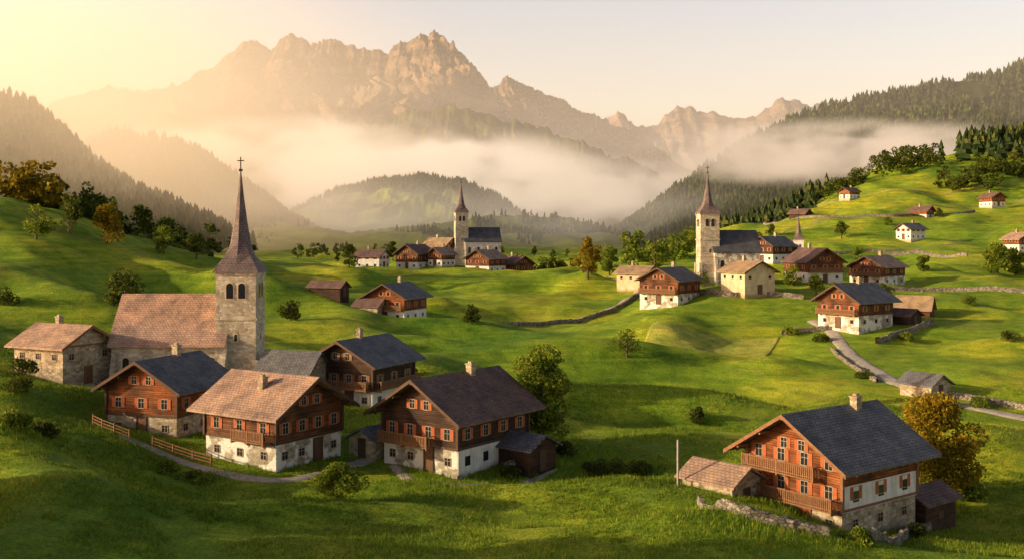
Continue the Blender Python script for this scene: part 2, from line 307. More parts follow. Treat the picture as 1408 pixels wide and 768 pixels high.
ridge('mountain',[(-250,300,5200),(-60,220,5200),(45,152,5200),(90,135,5200),(150,114,5200),(195,126,5200),(235,113,5200),(262,100,5200),(300,82,5200),(330,60,5200),(345,54,5200),(375,57,5200),(390,47,5200),(398,41,5200),(408,50,5200),(425,56,5200),(440,46,5200),(449,42,5200),(460,52,5200),(475,57,5200),(505,64,5200),(535,66,5200),(560,54,5200),(580,48,5200),(590,42,5200),(597,35,5200),(605,44,5200),(615,50,5200),(640,72,5200),(655,92,5200),(675,115,5200),(700,150,5200),(760,190,5200),(860,230,5100),(960,290,5000)],2600,2200,ROCK,640,700,1200,300,1.35,44,21,-30,.55,150)
ridge('alpine_hill',[(250,290,3400),(400,215,3400),(500,172,3500),(560,150,3600),(620,142,3600),(680,158,3600),(740,170,3600),(800,192,3500),(860,215,3400),(930,245,3300),(1000,300,3300)],1300,900,SPUR,280,420,420,140,1.2,24,31,-20,.6,40)
vb=ridge('valley_hill',[(340,330,1900),(410,288,1900),(470,262,1950),(520,250,2000),(580,243,2000),(640,252,2000),(690,275,1950),(730,305,1900),(760,330,1900)],480,400,MEADF,60,160,260,80,1.0,5,41,-14)
vm=ridge('valley_hill',[(150,330,1500),(280,300,1400),(380,302,1350),(480,318,1300),(560,310,1350),(680,295,1500),(780,297,1600),(860,322,1600),(900,342,1600)],350,300,MEADF,25,160,260,70,1.0,4,47,-14)
vl=ridge('forested_hill',[(-500,60,900),(-200,90,950),(0,142,1000),(30,150,1000),(65,172,1000),(110,218,1000),(170,262,980),(250,302,960),(320,338,940)],330,350,FOREST,45,130,260,90,0.95,6,51,-15)
vl2=ridge('forested_hill',[(20,240,1500),(110,202,1500),(150,186,1500),(180,184,1500),(240,196,1500),(290,218,1500),(330,250,1500),(400,300,1500),(450,335,1500)],420,350,FOREST,45,150,220,80,0.95,6,57,-15)
vr=ridge('forested_hill',[(830,335,1900),(870,305,1900),(900,282,1900),(940,252,1950),(980,225,2000),(1010,205,2050),(1050,182,2100),(1100,158,2150),(1150,142,2200),(1200,131,2200),(1300,112,2200),(1350,108,2200),(1408,86,2200),(1600,60,2200),(1900,90,2200)],1050,600,FOREST,170,330,420,130,0.9,8,61,-15)
# ---------------------------------------------------------------- forests
def conifer_tpl(layers,sides,seed):
    r=np.random.default_rng(seed);v=[];f=[]
    for k in range(layers):
        z0=0.12+0.8*k/layers;z1=min(1,z0+1.35/layers+0.12);rad=0.2*(1-k/layers)**0.8+0.03
        i=len(v)
        for s in range(sides):
            a=2*math.pi*s/sides+k;rr=rad*(1.15 if s%2 else 0.7)*r.uniform(.8,1.15);v.append((math.cos(a)*rr,math.sin(a)*rr,z0+r.uniform(-.03,.03)))
        v.append((r.uniform(-.01,.01),0,z1))
        for s in range(sides): f.append((i+s,i+(s+1)%sides,i+sides))
    return np.array(v),np.array(f)
def forest(name,pts,hmin,hmax,layers,sides,seed=0,material=None):
    r=np.random.default_rng(seed);VV=[];FF=[];off=0
    for k in range(3):
        p=pts[k::3];tv,tf=conifer_tpl(layers,sides,seed*3+k);h=r.uniform(hmin,hmax,len(p));a=r.uniform(0,6.28,len(p));w=r.uniform(.8,1.3,len(p))
        x=(tv[None,:,0]*np.cos(a)[:,None]-tv[None,:,1]*np.sin(a)[:,None])*(h*w)[:,None]+p[:,0:1]
        y=(tv[None,:,0]*np.sin(a)[:,None]+tv[None,:,1]*np.cos(a)[:,None])*(h*w)[:,None]+p[:,1:2]
        z=tv[None,:,2]*h[:,None]+p[:,2:3]-h[:,None]*.06
        VV.append(np.stack([x,y,z],-1).reshape(-1,3));FF.append((tf[None]+(np.arange(len(p))*len(tv))[:,None,None]).reshape(-1,3)+off);off+=len(p)*len(tv)
    np_mesh(name,np.concatenate(VV),np.concatenate(FF),material or CONI)
def scatter(G,nn,seed,jmin=0.0,jmax=1.0,thr=None,ns=120):
    r=np.random.default_rng(seed);a,b=G.shape[:2]
    i=r.integers(0,a-1,nn*6);j=r.integers(int((b-1)*jmin),int((b-1)*jmax),nn*6)
    e1=G[i+1,j]-G[i,j];e2=G[i,j+1]-G[i,j];ar=np.abs(e1[:,0]*e2[:,1]-e1[:,1]*e2[:,0])
    keep=r.uniform(0,1,len(i))<ar/np.percentile(ar,97)
    i=i[keep];j=j[keep];fx=r.uniform(0,1,len(i))[:,None];fy=r.uniform(0,1,len(i))[:,None]
    p=(G[i,j]*(1-fx)+G[i+1,j]*fx)*(1-fy)+(G[i,j+1]*(1-fx)+G[i+1,j+1]*fx)*fy
    if thr is not None: p=p[fbm(p[:,0]/ns,p[:,1]/ns,3,seed)>thr]
    return p[:nn]
forest('conifer_forest',scatter(vr,18000,1,0.1,0.85,-0.38,120),14,23,3,6,1)
forest('conifer_forest',scatter(vl,5600,2,0,0.85),13,24,4,8,2)
forest('conifer_forest',scatter(vl2,3800,3,0.1,0.85),12,20,3,6,3)
forest('conifer_forest',scatter(vb,2600,4,0.35,0.85,0.0,130),11,18,3,6,4)
forest('conifer_forest',scatter(vm,700,5,0,0.8,0.25,90),9,14,3,6,5)
# ---------------------------------------------------------------- deciduous trees
def leaf_quads(c,size,r):
    m=len(c);a=r.normal(size=(m,3));a/=np.linalg.norm(a,axis=1,keepdims=True);b=r.normal(size=(m,3));b-=a*(a*b).sum(1,keepdims=True);b/=np.linalg.norm(b,axis=1,keepdims=True)
    s=size*r.uniform(.6,1.3,(m,1));a=a*s;b=b*s*.7
    return np.stack([c-a,c-b*.9,c+a,c+b],1).reshape(-1,3)
def crown_pts(nl,h,rad,r,nl_lobes=16,low=0.25):
    pts=[]
    for k in range(nl_lobes):
        t=r.uniform(0,1);zz=h*(low+0.12+(0.80-low)*t);rr=rad*math.sin(math.pi*(0.25+0.68*t))*r.uniform(.25,.8);a=r.uniform(0,6.28)
        c=np.array([math.cos(a)*rr,math.sin(a)*rr,zz]);lr=rad*r.uniform(.28,.5)
        m=nl//nl_lobes;q=r.normal(size=(m,3));q/=np.linalg.norm(q,axis=1,keepdims=True);q*=lr*r.uniform(.55,1.08,(m,1))**.6;q[:,2]*=.75
        pts.append(q+c)
    return np.concatenate(pts)
def tree(name,pos,h,rad,lm,nl=3500,size=0.16,seed=0,low=0.22,lobes=18):
    r=np.random.default_rng(seed)
    e=bpy.data.objects.new(name,None);link(e);e.location=(pos[0],pos[1],Hs(*pos)-0.1)
    P=Part()
    def tube(p,q,r0,r1,s=7):
        p=Vector(p);q=Vector(q);d=(q-p).normalized();a=d.orthogonal().normalized();b=d.cross(a);i=len(P.v)
        for c,rr in ((p,r0),(q,r1)):
            for k in range(s):
                t=2*math.pi*k/s;P.v.append(tuple(c+(a*math.cos(t)+b*math.sin(t))*rr))
        for k in range(s): P.f.append((i+k,i+(k+1)%s,i+s+(k+1)%s,i+s+k))
    tr=h*0.028+.03;top=(r.uniform(-.1,.1)*h*.3,r.uniform(-.1,.1)*h*.3,h*.8)
    tube((0,0,-.4),(0,0,h*low),tr*1.3,tr);tube((0,0,h*low),top,tr,tr*.25)
    for k in range(9):
        t=r.uniform(low*.8,.65);a=k*2.4+r.uniform(-.4,.4);ln=rad*r.uniform(.6,.95)
        tube((0,0,h*t),(math.cos(a)*ln,math.sin(a)*ln,h*t+ln*.6),tr*.45,tr*.1,5)
    P.obj('trunk',BARK,e)
    c=crown_pts(nl,h,rad,r,lobes,low);V=leaf_quads(c,size,r)
    np_mesh('foliage',V,np.arange(len(V)).reshape(-1,4),lm,False,e)
def belt(name,pts,h,lm,seed,nl=220):
    r=np.random.default_rng(seed);C=[]
    for p in pts:
        hh=h*r.uniform(.65,1.2);c=crown_pts(nl,hh,hh*.38,r,7,.08);C.append(c+np.array([p[0],p[1],p[2]-.3]))
    C=np.concatenate(C);V=leaf_quads(C,h*.055,r);np_mesh(name,V,np.arange(len(V)).reshape(-1,4),lm)
# ---------------------------------------------------------------- houses
def house(name,pos,Wd,Ld,th,h1,he,rise,lower,upper,roof,ox=1.2,oy=1.3,front_balc=(),side_balc=(),chim=None,shut=SHUT,detail=1,side_mid=None,z=None,door=True,trim=TRIMD,win=(3,3),dm=None):
    be=math.degrees(math.atan2(pos[0],pos[1]));e=bpy.data.objects.new(name,None);link(e)
    zz=Hs(*pos) if z is None else z
    e.location=(pos[0],pos[1],zz);e.rotation_euler=(0,0,math.radians(th-be))
    w=Wd/2;l=Ld/2;hr=he+rise
    P=Part();P.box(-w,w,-l,l,-4,h1);P.obj('lower_walls',lower,e)
    P=Part();o=.06;slope=rise/w
    P.extr([(-w-o,h1+.01),(w+o,h1+.01),(w+o,he),(0,hr),(-w-o,he)],'y',-l-o,l+o);P.obj('upper_walls',upper,e)
    P=Part();t=.22;ex=w+ox;ez=he-slope*ox+.08
    P.extr([(-ex,ez),(0,hr+.08),(ex,ez),(ex,ez+t),(0,hr+.08+t),(-ex,ez+t)],'y',-l-oy,l+oy);P.obj('roof',roof,e)
    T=Part()
    for sy in (-1,1):
        y0=sy*(l+oy);ya,yb=(y0-.05,y0) if sy<0 else (y0,y0+.05)
        for sx in (-1,1): T.extr([(sx*ex,ez-.12),(0,hr-.04),(0,hr+.3),(sx*ex,ez+.24)],'y',ya,yb)
    T.box(-.12,.12,-l-oy,l+oy,hr-.17,hr+.0)
    for fx in (-1,-.5,.5,1):
        xx=fx*w;T.box(xx-.1,xx+.1,-l-oy+.1,l+oy-.1,hr-abs(xx)*slope-.25,hr-abs(xx)*slope-.03)
    if detail:
        for k in range(int(Ld/1.0)+1):
            yk=-l+k*Ld/int(Ld/1.0)
            for sx in (-1,1): T.extr([(sx*(w),he-.12),(sx*ex*.995,ez-.12),(sx*ex*.995,ez),(sx*w,he+.0)],'y',yk-.06,yk+.06)
        for sx in (-1,1):
            for sy in (-1,1): T.box(sx*(w+.11)-.12,sx*(w+.11)+.12-0,sy*(l+.11)-.12,sy*(l+.11)+.12,h1,he-.05)
        T.box(-w-.13,w+.13,-l-.13,-l-.055,h1-.05,h1+.18);T.box(w+.055,w+.13,-l-.05,l+.13,h1-.05,h1+.18);T.box(-w-.13,-w-.055,-l-.05,l+.13,h1-.05,h1+.18)
    G=Part();FR=Part();S=Part();DO=Part()
    def window(face,c,z0,ww=.7,hh=.95,sh=True):
        off=.0 if z0<h1 else o
        def bx(P,a0,a1,z0,z1,d0,d1):
            if face=='f':P.box(a0,a1,-l-off-d1,-l-off-d0,z0,z1)
            elif face=='b':P.box(a0,a1,l+off+d0,l+off+d1,z0,z1)
            elif face=='r':P.box(w+off+d0,w+off+d1,a0,a1,z0,z1)
            else:P.box(-w-off-d1,-w-off-d0,a0,a1,z0,z1)
        bx(G,c-ww/2,c+ww/2,z0,z0+hh,-.05,.02)
        f=.06
        bx(FR,c-ww/2-f,c-ww/2,z0-f,z0+hh+f,-.02,.07);bx(FR,c+ww/2,c+ww/2+f,z0-f,z0+hh+f,-.02,.07)
        bx(FR,c-ww/2,c+ww/2,z0+hh,z0+hh+f,-.02,.07);bx(FR,c-ww/2,c+ww/2,z0-f,z0,-.02,.11)
        if detail: bx(FR,c-.02,c+.02,z0,z0+hh,.0,.045);bx(FR,c-ww/2,c-.02,z0+hh*.6,z0+hh*.6+.035,.0,.045);bx(FR,c+.02,c+ww/2,z0+hh*.6,z0+hh*.6+.035,.0,.045)
        if sh:
            sw=ww*.52
            bx(S,c-ww/2-f-sw-.02,c-ww/2-f-.02,z0-.04,z0+hh+.04,.0,.06);bx(S,c+ww/2+f+.02,c+ww/2+f+sw+.02,z0-.04,z0+hh+.04,.0,.06)
    levels=[]
    if h1>1.8: levels.append((h1-1.55,False))
    zf=h1
    while zf+2.0<he+.6: levels.append((zf+.85,True));zf+=2.35
    nf,nsd=win
    for z0,sh in levels:
        for k in range(nf):
            c=-w+Wd*(k+.5)/nf
            if not sh and door and k==nf//2: continue
            window('f',c,z0,sh=sh,hh=1.0 if sh else .7);window('b',c,z0,sh=sh,hh=.9)
        for k in range(nsd):
            c=-l+Ld*(k+.5)/nsd
            window('r',c,z0,sh=sh,hh=1.0 if sh else .7);window('l',c,z0,sh=sh,hh=1.0 if sh else .7)
    if rise>2.2:
        za=he+.25
        for c in (-.9,.9): window('f',c,za,.6,.8,True)
    if door and h1>1.8:
        c=-w+Wd*(nf//2+.5)/nf
        DO.box(c-.5,c+.5,-l-.06,-l+.05,-.1,2.0);T.box(c-.65,c-.5,-l-.12,-l+.02,-.1,2.15);T.box(c+.5,c+.65,-l-.12,-l+.02,-.1,2.15);T.box(c-.5,c+.5,-l-.12,-l+.02,2.0,2.15)
    B=Part()
    def balc(face,z0,a0,a1,dp=1.15):
        yb=(-l-o) if face=='f' else (w+o)
        def bx(a,b,d0,d1,z0,z1):
            if face=='f':B.box(a,b,yb-d1,yb-d0,z0,z1)
            elif face=='r':B.box(yb+d0,yb+d1,a,b,z0,z1)
            else:B.box(-yb-d1,-yb-d0,a,b,z0,z1)
        bx(a0,a1,0.01,dp,z0-.12,z0);bx(a0,a1,dp-.1,dp-.02,z0+.9,z0+1.0);bx(a0,a1,dp-.09,dp-.03,z0+.12,z0+.2)
        nn=int((a1-a0)/.2)
        for k in range(nn+1):
            c=a0+.05+(a1-a0-.1)*k/nn;bx(c-.055,c+.055,dp-.075,dp-.045,z0+.02,z0+.9)
        for c in (a0+.06,(a0+a1)/2,a1-.06):
            bx(c-.07,c+.07,dp-.14,dp-.01,z0-.3,z0+1.05);bx(c-.07,c+.07,.0,dp-.14,z0-.3,z0-.121)
        for c in (a0+.03,a1-.03): bx(c-.03,c+.03,.05,dp-.1,z0+.9,z0+.98);bx(c-.02,c+.02,.3,.36,z0,z0+.9);bx(c-.02,c+.02,.65,.71,z0,z0+.9)
    for z0,a,b in front_balc: balc('f',z0,-w+Wd*a,-w+Wd*b)
    for z0,a,b,*f in side_balc: balc(f[0] if f else 'r',z0,-l+Ld*a,-l+Ld*b)
    if side_mid:
        P=Part();z0,z1,mm=side_mid;P.box(w-.2,w+o+.04,-l+.02,l+o+.03,z0,z1);P.obj('side_plaster',mm,e)
        for k in range(nsd):
            c=-l+Ld*(k+.5)/nsd;G.box(w+.1,w+.13,c-.38,c+.38,z0+.7,z0+1.6)
    B.obj('balcony',TRIM,e)
    T.obj('roof_timbers',trim,e);G.obj('window_panes',GLASS,e);FR.obj('window_frames',FRAME,e);S.obj('shutters',shut,e);DO.obj('door',dm or DOORB,e)
    C=Part()
    for cx,cy in ([chim] if chim else []):
        x=cx*w;y=cy*l;zt=hr-abs(x)*slope
        C.box(x-.35,x+.35,y-.35,y+.35,zt-.8,zt+1.2);C.box(x-.43,x+.43,y-.43,y+.43,zt+1.21,zt+1.33);C.box(x-.2,x+.2,y-.2,y+.2,zt+1.331,zt+1.55)
    C.obj('chimney',STONE,e)
    return e
def shed(name,pos,Wd,Ld,th,he,rise,wall,roof,z=None):
    be=math.degrees(math.atan2(pos[0],pos[1]));e=bpy.data.objects.new(name,None);link(e)
    e.location=(pos[0],pos[1],Hs(*pos) if z is None else z);e.rotation_euler=(0,0,math.radians(th-be));w=Wd/2;l=Ld/2
    P=Part();P.extr([(-w,-3),(w,-3),(w,he),(0,he+rise),(-w,he)],'y',-l,l);P.obj('walls',wall,e)
    s=rise/w;ex=w+.5;ez=he-s*.5+.06
    P=Part();P.extr([(-ex,ez),(0,he+rise+.06),(ex,ez),(ex,ez+.15),(0,he+rise+.21),(-ex,ez+.15)],'y',-l-.5,l+.5);P.obj('roof',roof,e)
    P=Part();P.box(-.5,.5,-l-.05,-l+.05,-.1,1.9);P.box(w-.05,w+.04,-.4,.4,1.0,1.6);P.obj('door',TRIMD,e)
    return e
house('timber_chalet',pixcol(1143,89),9.6,10.4,-36,2.5,6.6,3.0,STONE,WOODO,SLATE,1.5,1.6,front_balc=[(2.6,.02,.98),(4.9,.02,.8)],chim=(.1,.55),side_mid=(2.4,4.5,PLAST),trim=TRIM,win=(4,3),z=-24.4,dm=DOORM)
house('timber_chalet',pixcol(377,101),8.8,9.6,44,2.3,5.3,2.6,STONEP,WOODB,SHING,1.3,1.3,chim=(-.45,-.1),win=(4,3),side_balc=[(2.5,.05,.5,'l')])
house('timber_chalet',pixcol(232,112),8.6,9.2,-36,1.9,5.0,2.5,STONE,WOODO,SLATE,1.2,1.2,chim=(.0,.3),win=(3,3))
house('stone_house',pixcol(88,127),7.5,8.5,40,4.6,4.7,2.1,STONE,STONE,SHING,.8,.8,chim=(.1,.3),win=(3,3),trim=TRIM)
house('timber_chalet',pixcol(500,131),9.0,9.6,-34,2.0,5.4,2.4,PLAST,WOODD,SLATE,1.2,1.2,chim=(0,-.2),front_balc=[(2.2,.02,.98)],side_balc=[(2.2,.02,.98)],win=(4,3),shut=TRIM)
house('timber_chalet',pixcol(628,102),9.4,11.0,-40,2.3,5.5,2.9,STONEP,WOODD,DARKR,1.4,1.4,chim=(.1,.3),front_balc=[(2.4,.02,.7)],win=(4,4),side_mid=(.0,2.25,PLAST))
shed('shed',pixcol(722,100),4,4.5,50,2.2,1.0,WOODD,SLATE)
shed('shed',pixcol(520,104),3.4,5,-40,1.8,.9,STONE,SLATE)
shed('stone_annex',pixcol(992,88.5),4.2,5.2,54,2.4,1.1,STONE,SHING,z=-22.9)
shed('shed',pixcol(1268,92),3.6,5,-30,2.6,.9,WOODD,DARKR)
shed('stone_annex',pixcol(404,127),5.5,7,60,3.6,2.2,STONE,SLATE)
shed('stone_annex',pixcol(140,135),5.5,7,70,3.2,2.0,STONE,SLATE)
house('timber_chalet',pixcol(545,226),9.6,10,-30,2.4,5.4,2.6,PLAST,WOODO,SLATE,1.2,1.2,detail=0,win=(3,3),chim=(0,.3),front_balc=[(2.6,.02,.98)])
shed('shed',pixcol(510,222),5,6,60,2.2,1.4,STONE,DARKR)
shed('shed',pixcol(452,228),4,8,60,2,1.2,WOODD,DARKR)
house('timber_chalet',pixcol(1176,206),9.6,11,-36,2.6,5.6,2.8,STONEP,WOODB,SLATE,1.3,1.3,detail=0,front_balc=[(2.8,.02,.98)],chim=(0,.2))
shed('shed',pixcol(1240,210),5,6,60,1.8,1.2,WOODD,DARKR)
shed('shed',pixcol(1258,222),6,7,80,1.8,2.6,WOODB,TANR)
shed('stone_hut',pixcol(1272,150),4.6,5.2,55,1.9,1.3,STONE,SLATE)
for (u,d,w,l,t,h1,he,ri,lo,up,ro) in [
 (921,242,10,11,-28,2.4,5.6,2.6,STONEP,WOODB,SLATE),(1028,240,8.6,9,38,5.0,5.1,2.2,CREAM,CREAM,TANR),(876,285,7,9,60,4.4,4.5,1.8,CREAM,CREAM,TANR),
 (1118,268,10,12,30,2.6,5.4,3.2,PLAST,WOODB,DARKR),(1206,278,10,11,-30,2.2,4.8,2.6,STONEP,WOODB,SHING),(1062,300,8,9,-40,2.4,5,2.4,PLAST,WOODD,SLATE),
 (1252,395,7,8,-40,2.2,4,2,PLAST,PLAST,SLATE),(1268,470,6.5,8,60,2,3.6,2,PLAST,WOODO,DARKR),(1364,500,7.5,9,40,2,4.2,2.2,PLAST,WOODO,DARKR),(1402,355,7,8,40,2.2,4.2,2,PLAST,WOODB,SHING),
 (1168,540,7,8,-40,2,3.6,2,PLAST,WOODO,DARKR),(1100,520,6,9,60,2,3.2,2,WOODD,WOODD,DARKR),(1080,322,7,8,35,2.2,4.6,2.2,PLAST,WOODB,DARKR),
 (571,352,9,10,-35,2.2,5.2,2.8,PLAST,WOODB,DARKR),(512,345,7,9,60,2.2,4,2,PLAST,PLAST,DARKR),(607,350,6,7,-40,2,4,2,PLAST,WOODB,SHING),(668,345,9.5,10,-35,2.2,4.8,2.6,PLAST,WOODB,SHING),(708,352,8,9,40,2.2,5,2.4,PLAST,WOODB,DARKR),(606,372,8,10,50,5,6.5,2.8,CREAM,CREAM,TANR)]:
    house('timber_chalet' if up in (WOODO,WOODB,WOODD) else 'plastered_house',pixcol(u,d),w,l,t,h1,he,ri,lo,up,ro,.9,1.0,detail=0,chim=(0,.3),front_balc=[(h1+.2,.02,.98)] if (d<300 and up is not CREAM) else ())
# ---------------------------------------------------------------- churches
def church(name,pos,tw,th_,sp,nx0,nx1,nw,ne,nr_,rot,wall,nroof,z=None,plast=None,noff=0):
    be=math.degrees(math.atan2(pos[0],pos[1]));e=bpy.data.objects.new(name,None);link(e)
    e.location=(pos[0],pos[1],Hs(*pos) if z is None else z);e.rotation_euler=(0,0,math.radians(rot-be));t=tw/2
    P=Part();P.box(-t,t,-t,t,-4,th_);P.obj('tower_walls',wall,e)
    P=Part()
    for zz in (th_*.62,th_-.35): P.box(-t-.12,t+.12,-t-.12,t+.12,zz,zz+.3)
    for sx in (-1,1):
        for sy in (-1,1): P.box(sx*t-.35,sx*t+.35,sy*t-.35,sy*t+.35,-4,th_*.3)
    Dk=Part();Fm=Part()
    def arch(a,z0,w,h,dep,face,k):
        n=8;pin=[(a-w/2,z0),(a+w/2,z0)]+[(a+w/2*math.cos(math.pi*i/n),z0+h+w/2*math.sin(math.pi*i/n)) for i in range(n+1)]
        f=.16;w2=w+2*f;po=[(a-w2/2,z0-f),(a+w2/2,z0-f)]+[(a+w2/2*math.cos(math.pi*i/n),z0+h+w2/2*math.sin(math.pi*i/n)) for i in range(n+1)]
        ax='y' if face in 'fb' else 'x';s=-1 if face in 'fl' else 1
        Fm.extr(po,ax,s*(k-.1),s*(k+.06));Dk.extr(pin,ax,s*(k-.1),s*(k+.085))
    for f in 'fblr':
        for q in (-.15,.15): arch(tw*q,th_-3.2,tw*.17,1.5,0,f,t)
        arch(0,th_*.45,.35,.7,0,f,t)
    yc=noff
    N=Part();w=nw/2;N.extr([(yc-w,-4),(yc+w,-4),(yc+w,ne),(yc,ne+nr_),(yc-w,ne)],'x',nx0,nx1);N.obj('nave_walls',plast or wall,e)
    s=nr_/w;ex=w+.5;ez=ne-s*.5+.08;R=Part();R.extr([(yc-ex,ez),(yc,ne+nr_+.08),(yc+ex,ez),(yc+ex,ez+.25),(yc,ne+nr_+.33),(yc-ex,ez+.25)],'x',nx0-.4,nx1+.4 if nx1>t else nx1);R.obj('nave_roof',nroof,e)
    nb=max(3,int((nx1-nx0)/3))
    for k in range(nb):
        a=nx0+(nx1-nx0)*(k+.5)/nb
        nn=8;ww=.8;z0=ne*.38
        for sy in (-1,1):
            pin=[(a-ww/2,z0),(a+ww/2,z0)]+[(a+ww/2*math.cos(math.pi*i/nn),z0+ne*.3+ww/2*math.sin(math.pi*i/nn)) for i in range(nn+1)]
            Y0=yc+sy*w;Dk.extr(pin,'y',Y0-sy*.1,Y0+sy*.05)
            f=.14;w2=ww+2*f;po=[(a-w2/2,z0-f),(a+w2/2,z0-f)]+[(a+w2/2*math.cos(math.pi*i/nn),z0+ne*.3+w2/2*math.sin(math.pi*i/nn)) for i in range(nn+1)]
            Fm.extr(po,'y',Y0-sy*.1,Y0+sy*.03)
    for k in range(nb+1):
        a=nx0+.35+(nx1-nx0-.7)*k/nb
        for sy in (-1,1):
            Y0=yc+sy*w;P.extr([(Y0,-4),(Y0+sy*.9,-4),(Y0+sy*.9,ne*.45),(Y0,ne*.8)],'x',a-.3,a+.3)
    for xg in ((nx0,-1),(nx1,1)):
        if abs(xg[0])>t+1: Dk.extr([(yc-.5,ne*.4),(yc+.5,ne*.4),(yc+.5,ne*.8),(yc,ne*.95),(yc-.5,ne*.8)],'x',xg[0]-xg[1]*.1,xg[0]+xg[1]*.05)
    P.obj('buttresses',wall,e);Fm.obj('window_surrounds',CREAM if not plast else CHST,e);Dk.obj('windows',GLASS,e)
    ringd=[(0,1.14,0),(.06,1.0,.05),(.16,.72,.45),(.28,.52,1),(.5,.33,1),(.75,.155,1),(1,.012,1)]
    v=[];f=[]
    for zz,rr,oc in ringd:
        for k in range(8):
            a=math.pi/4*k;c,sn=math.cos(a),math.sin(a);m=max(abs(c),abs(sn));sq=1/m
            q=sq*(1-oc)+1.0*oc;v.append((c*q*rr*t,sn*q*rr*t,th_+zz*sp))
    for i in range(len(ringd)-1):
        for k in range(8): f.append((i*8+k,i*8+(k+1)%8,i*8+8+(k+1)%8,i*8+8+k))
    f.append(tuple(range(7,-1,-1)))
    S=Part();S.v=v;S.f=f;S.obj('spire',SPIRE,e)
    C=Part();zt=th_+sp;C.box(-.06,.06,-.06,.06,zt-.3,zt+1.5);C.box(-.45,-.061,-.05,.05,zt+.95,zt+1.07);C.box(.061,.45,-.05,.05,zt+.95,zt+1.07);C.box(-.2,.2,-.2,.2,zt-.35,zt-.05);C.obj('cross',IRON,e)
    return e
church('stone_church',pixcol(331,130),5.0,15.5,13.2,-15.2,-1.0,9.5,6.8,5.6,-14,CHST,SHINGX,z=-19.6,noff=1.5)
church('stone_church',pixcol(973,257),4.8,17.6,10.6,1.0,12.5,9.5,8.2,5.0,14,CHST,SLATEX,z=-11.0,plast=STONEP,noff=1.5)
church('stone_church',pixcol(634,368),4.6,18.5,11,1.0,14,9,8.2,4.6,8,CHST,SLATEX,z=-8.5,plast=PLAST,noff=1.5)
church('chapel',pixcol(1098,330),3.2,7,8,-6,0,5,4,2.5,0,PLAST,SLATEX)
# ---------------------------------------------------------------- roads, walls
def resample(pts,step,sm=10):
    p=np.array(pts,float);t=np.concatenate([[0],np.cumsum(np.hypot(*np.diff(p,axis=0).T))])
    m=max(4,int(t[-1]/step));tt=np.linspace(0,t[-1],m);q=np.stack([np.interp(tt,t,p[:,0]),np.interp(tt,t,p[:,1])],1)
    for _ in range(int(sm/step)+2):
        q[1:-1]=(q[:-2]+2*q[1:-1]+q[2:])/4
    return q
def strip(name,pts,width,m,lift=.1,sm=10):
    q=resample(pts,1.0,sm);d=np.gradient(q,axis=0);d/=np.linalg.norm(d,axis=1,keepdims=True)+1e-9;nn=np.stack([-d[:,1],d[:,0]],1)
    k=7;off=np.linspace(-.5,.5,k);wv=width*(1+.2*fbm(np.arange(len(q))/6,np.zeros(len(q)),2,3))
    P=q[:,None]+nn[:,None]*off[None,:,None]*wv[:,None,None];z=H(P[...,0],P[...,1])+lift-np.abs(off)[None]**4*16*(lift+.1)
    V=np.concatenate([P,z[...,None]],-1).reshape(-1,3);i=np.arange(len(q)-1)[:,None]*k+np.arange(k-1)[None]
    np_mesh(name,V,np.stack([i,i+1,i+k+1,i+k],-1).reshape(-1,4),m,True)
def patch(name,c4,m,lift=.12):
    c=np.array(c4,float);k=60;s,t=np.meshgrid(np.linspace(0,1,k),np.linspace(0,1,k))
    P=((1-s)*(1-t))[...,None]*c[0]+(s*(1-t))[...,None]*c[1]+(s*t)[...,None]*c[2]+((1-s)*t)[...,None]*c[3]
    e=np.minimum(np.minimum(s,1-s),np.minimum(t,1-t));z=H(P[...,0],P[...,1])+np.where(e<=0,-.3,lift)
    V=np.concatenate([P,z[...,None]],-1).reshape(-1,3);i=np.arange(k-1)[:,None]*k+np.arange(k-1)[None]
    np_mesh(name,V,np.stack([i,i+1,i+k+1,i+k],-1).reshape(-1,4),m,True)
def dwall(name,pts,h=.9,w=.5,m=None):
    q=resample(pts,.4);d=np.gradient(q,axis=0);d/=np.linalg.norm(d,axis=1,keepdims=True)+1e-9;nn=np.stack([-d[:,1],d[:,0]],1);N=len(q)
    r=np.random.default_rng(len(q));P=[]
    for o,zz in ((-.55,-.6),(-.5,.55),(-.38,1),(.38,1),(.5,.55),(.55,-.6)):
        xy=q+nn*o*w+r.normal(0,.04,(N,2));z=H(q[:,0],q[:,1])+h*zz+r.normal(0,.08,N)*(zz>0);P.append(np.concatenate([xy,z[:,None]],1))
    V=np.stack(P,1).reshape(-1,3);i=np.arange(N-1)[:,None]*6+np.arange(5)[None]
    np_mesh(name,V,np.stack([i,i+1,i+7,i+6],-1).reshape(-1,4),m or DRY)
S=lambda *a:[pixel_ground(u,v) for u,v in a]
strip('gravel_road',ROADP,3.4,ROADM,.18)
dwall('stone_wall',[pixcol(u,d) for u,d in ((1300,149),(1350,145.5),(1420,141),(1500,134))])
dwall('stone_wall',[(x-2.6,y-1.2) for x,y in ROADP[2:5]],.6,.45)
strip('village_road',VILP,2.6,ROADM,.15)
dwall('stone_wall',[(x+.8,y-2.6) for x,y in VILP],.9,.6)
dwall('stone_wall',S((880,400),(930,405),(1000,408),(1060,408),(1105,412)),1.1)
dwall('stone_wall',S((1205,472),(1240,462),(1282,448)),1.2);dwall('stone_wall',S((1195,398),(1300,402),(1420,404)),1.0)
dwall('stone_wall',[pixcol(1075,205),pixcol(1140,204)],1.0);dwall('stone_wall',S((1140,350),(1200,346),(1260,350),(1330,352)),1.0,.6);dwall('stone_wall',S((1050,310),(1130,300),(1230,300),(1340,292)),1.0,.7)
strip('path',S((170,600),(200,614),(280,642),(340,660),(390,664),(450,650),(520,625)),2.0,ROADM,.1)
strip('path',S((540,640),(600,664),(660,672),(720,664),(760,645)),1.5,ROADM,.08)
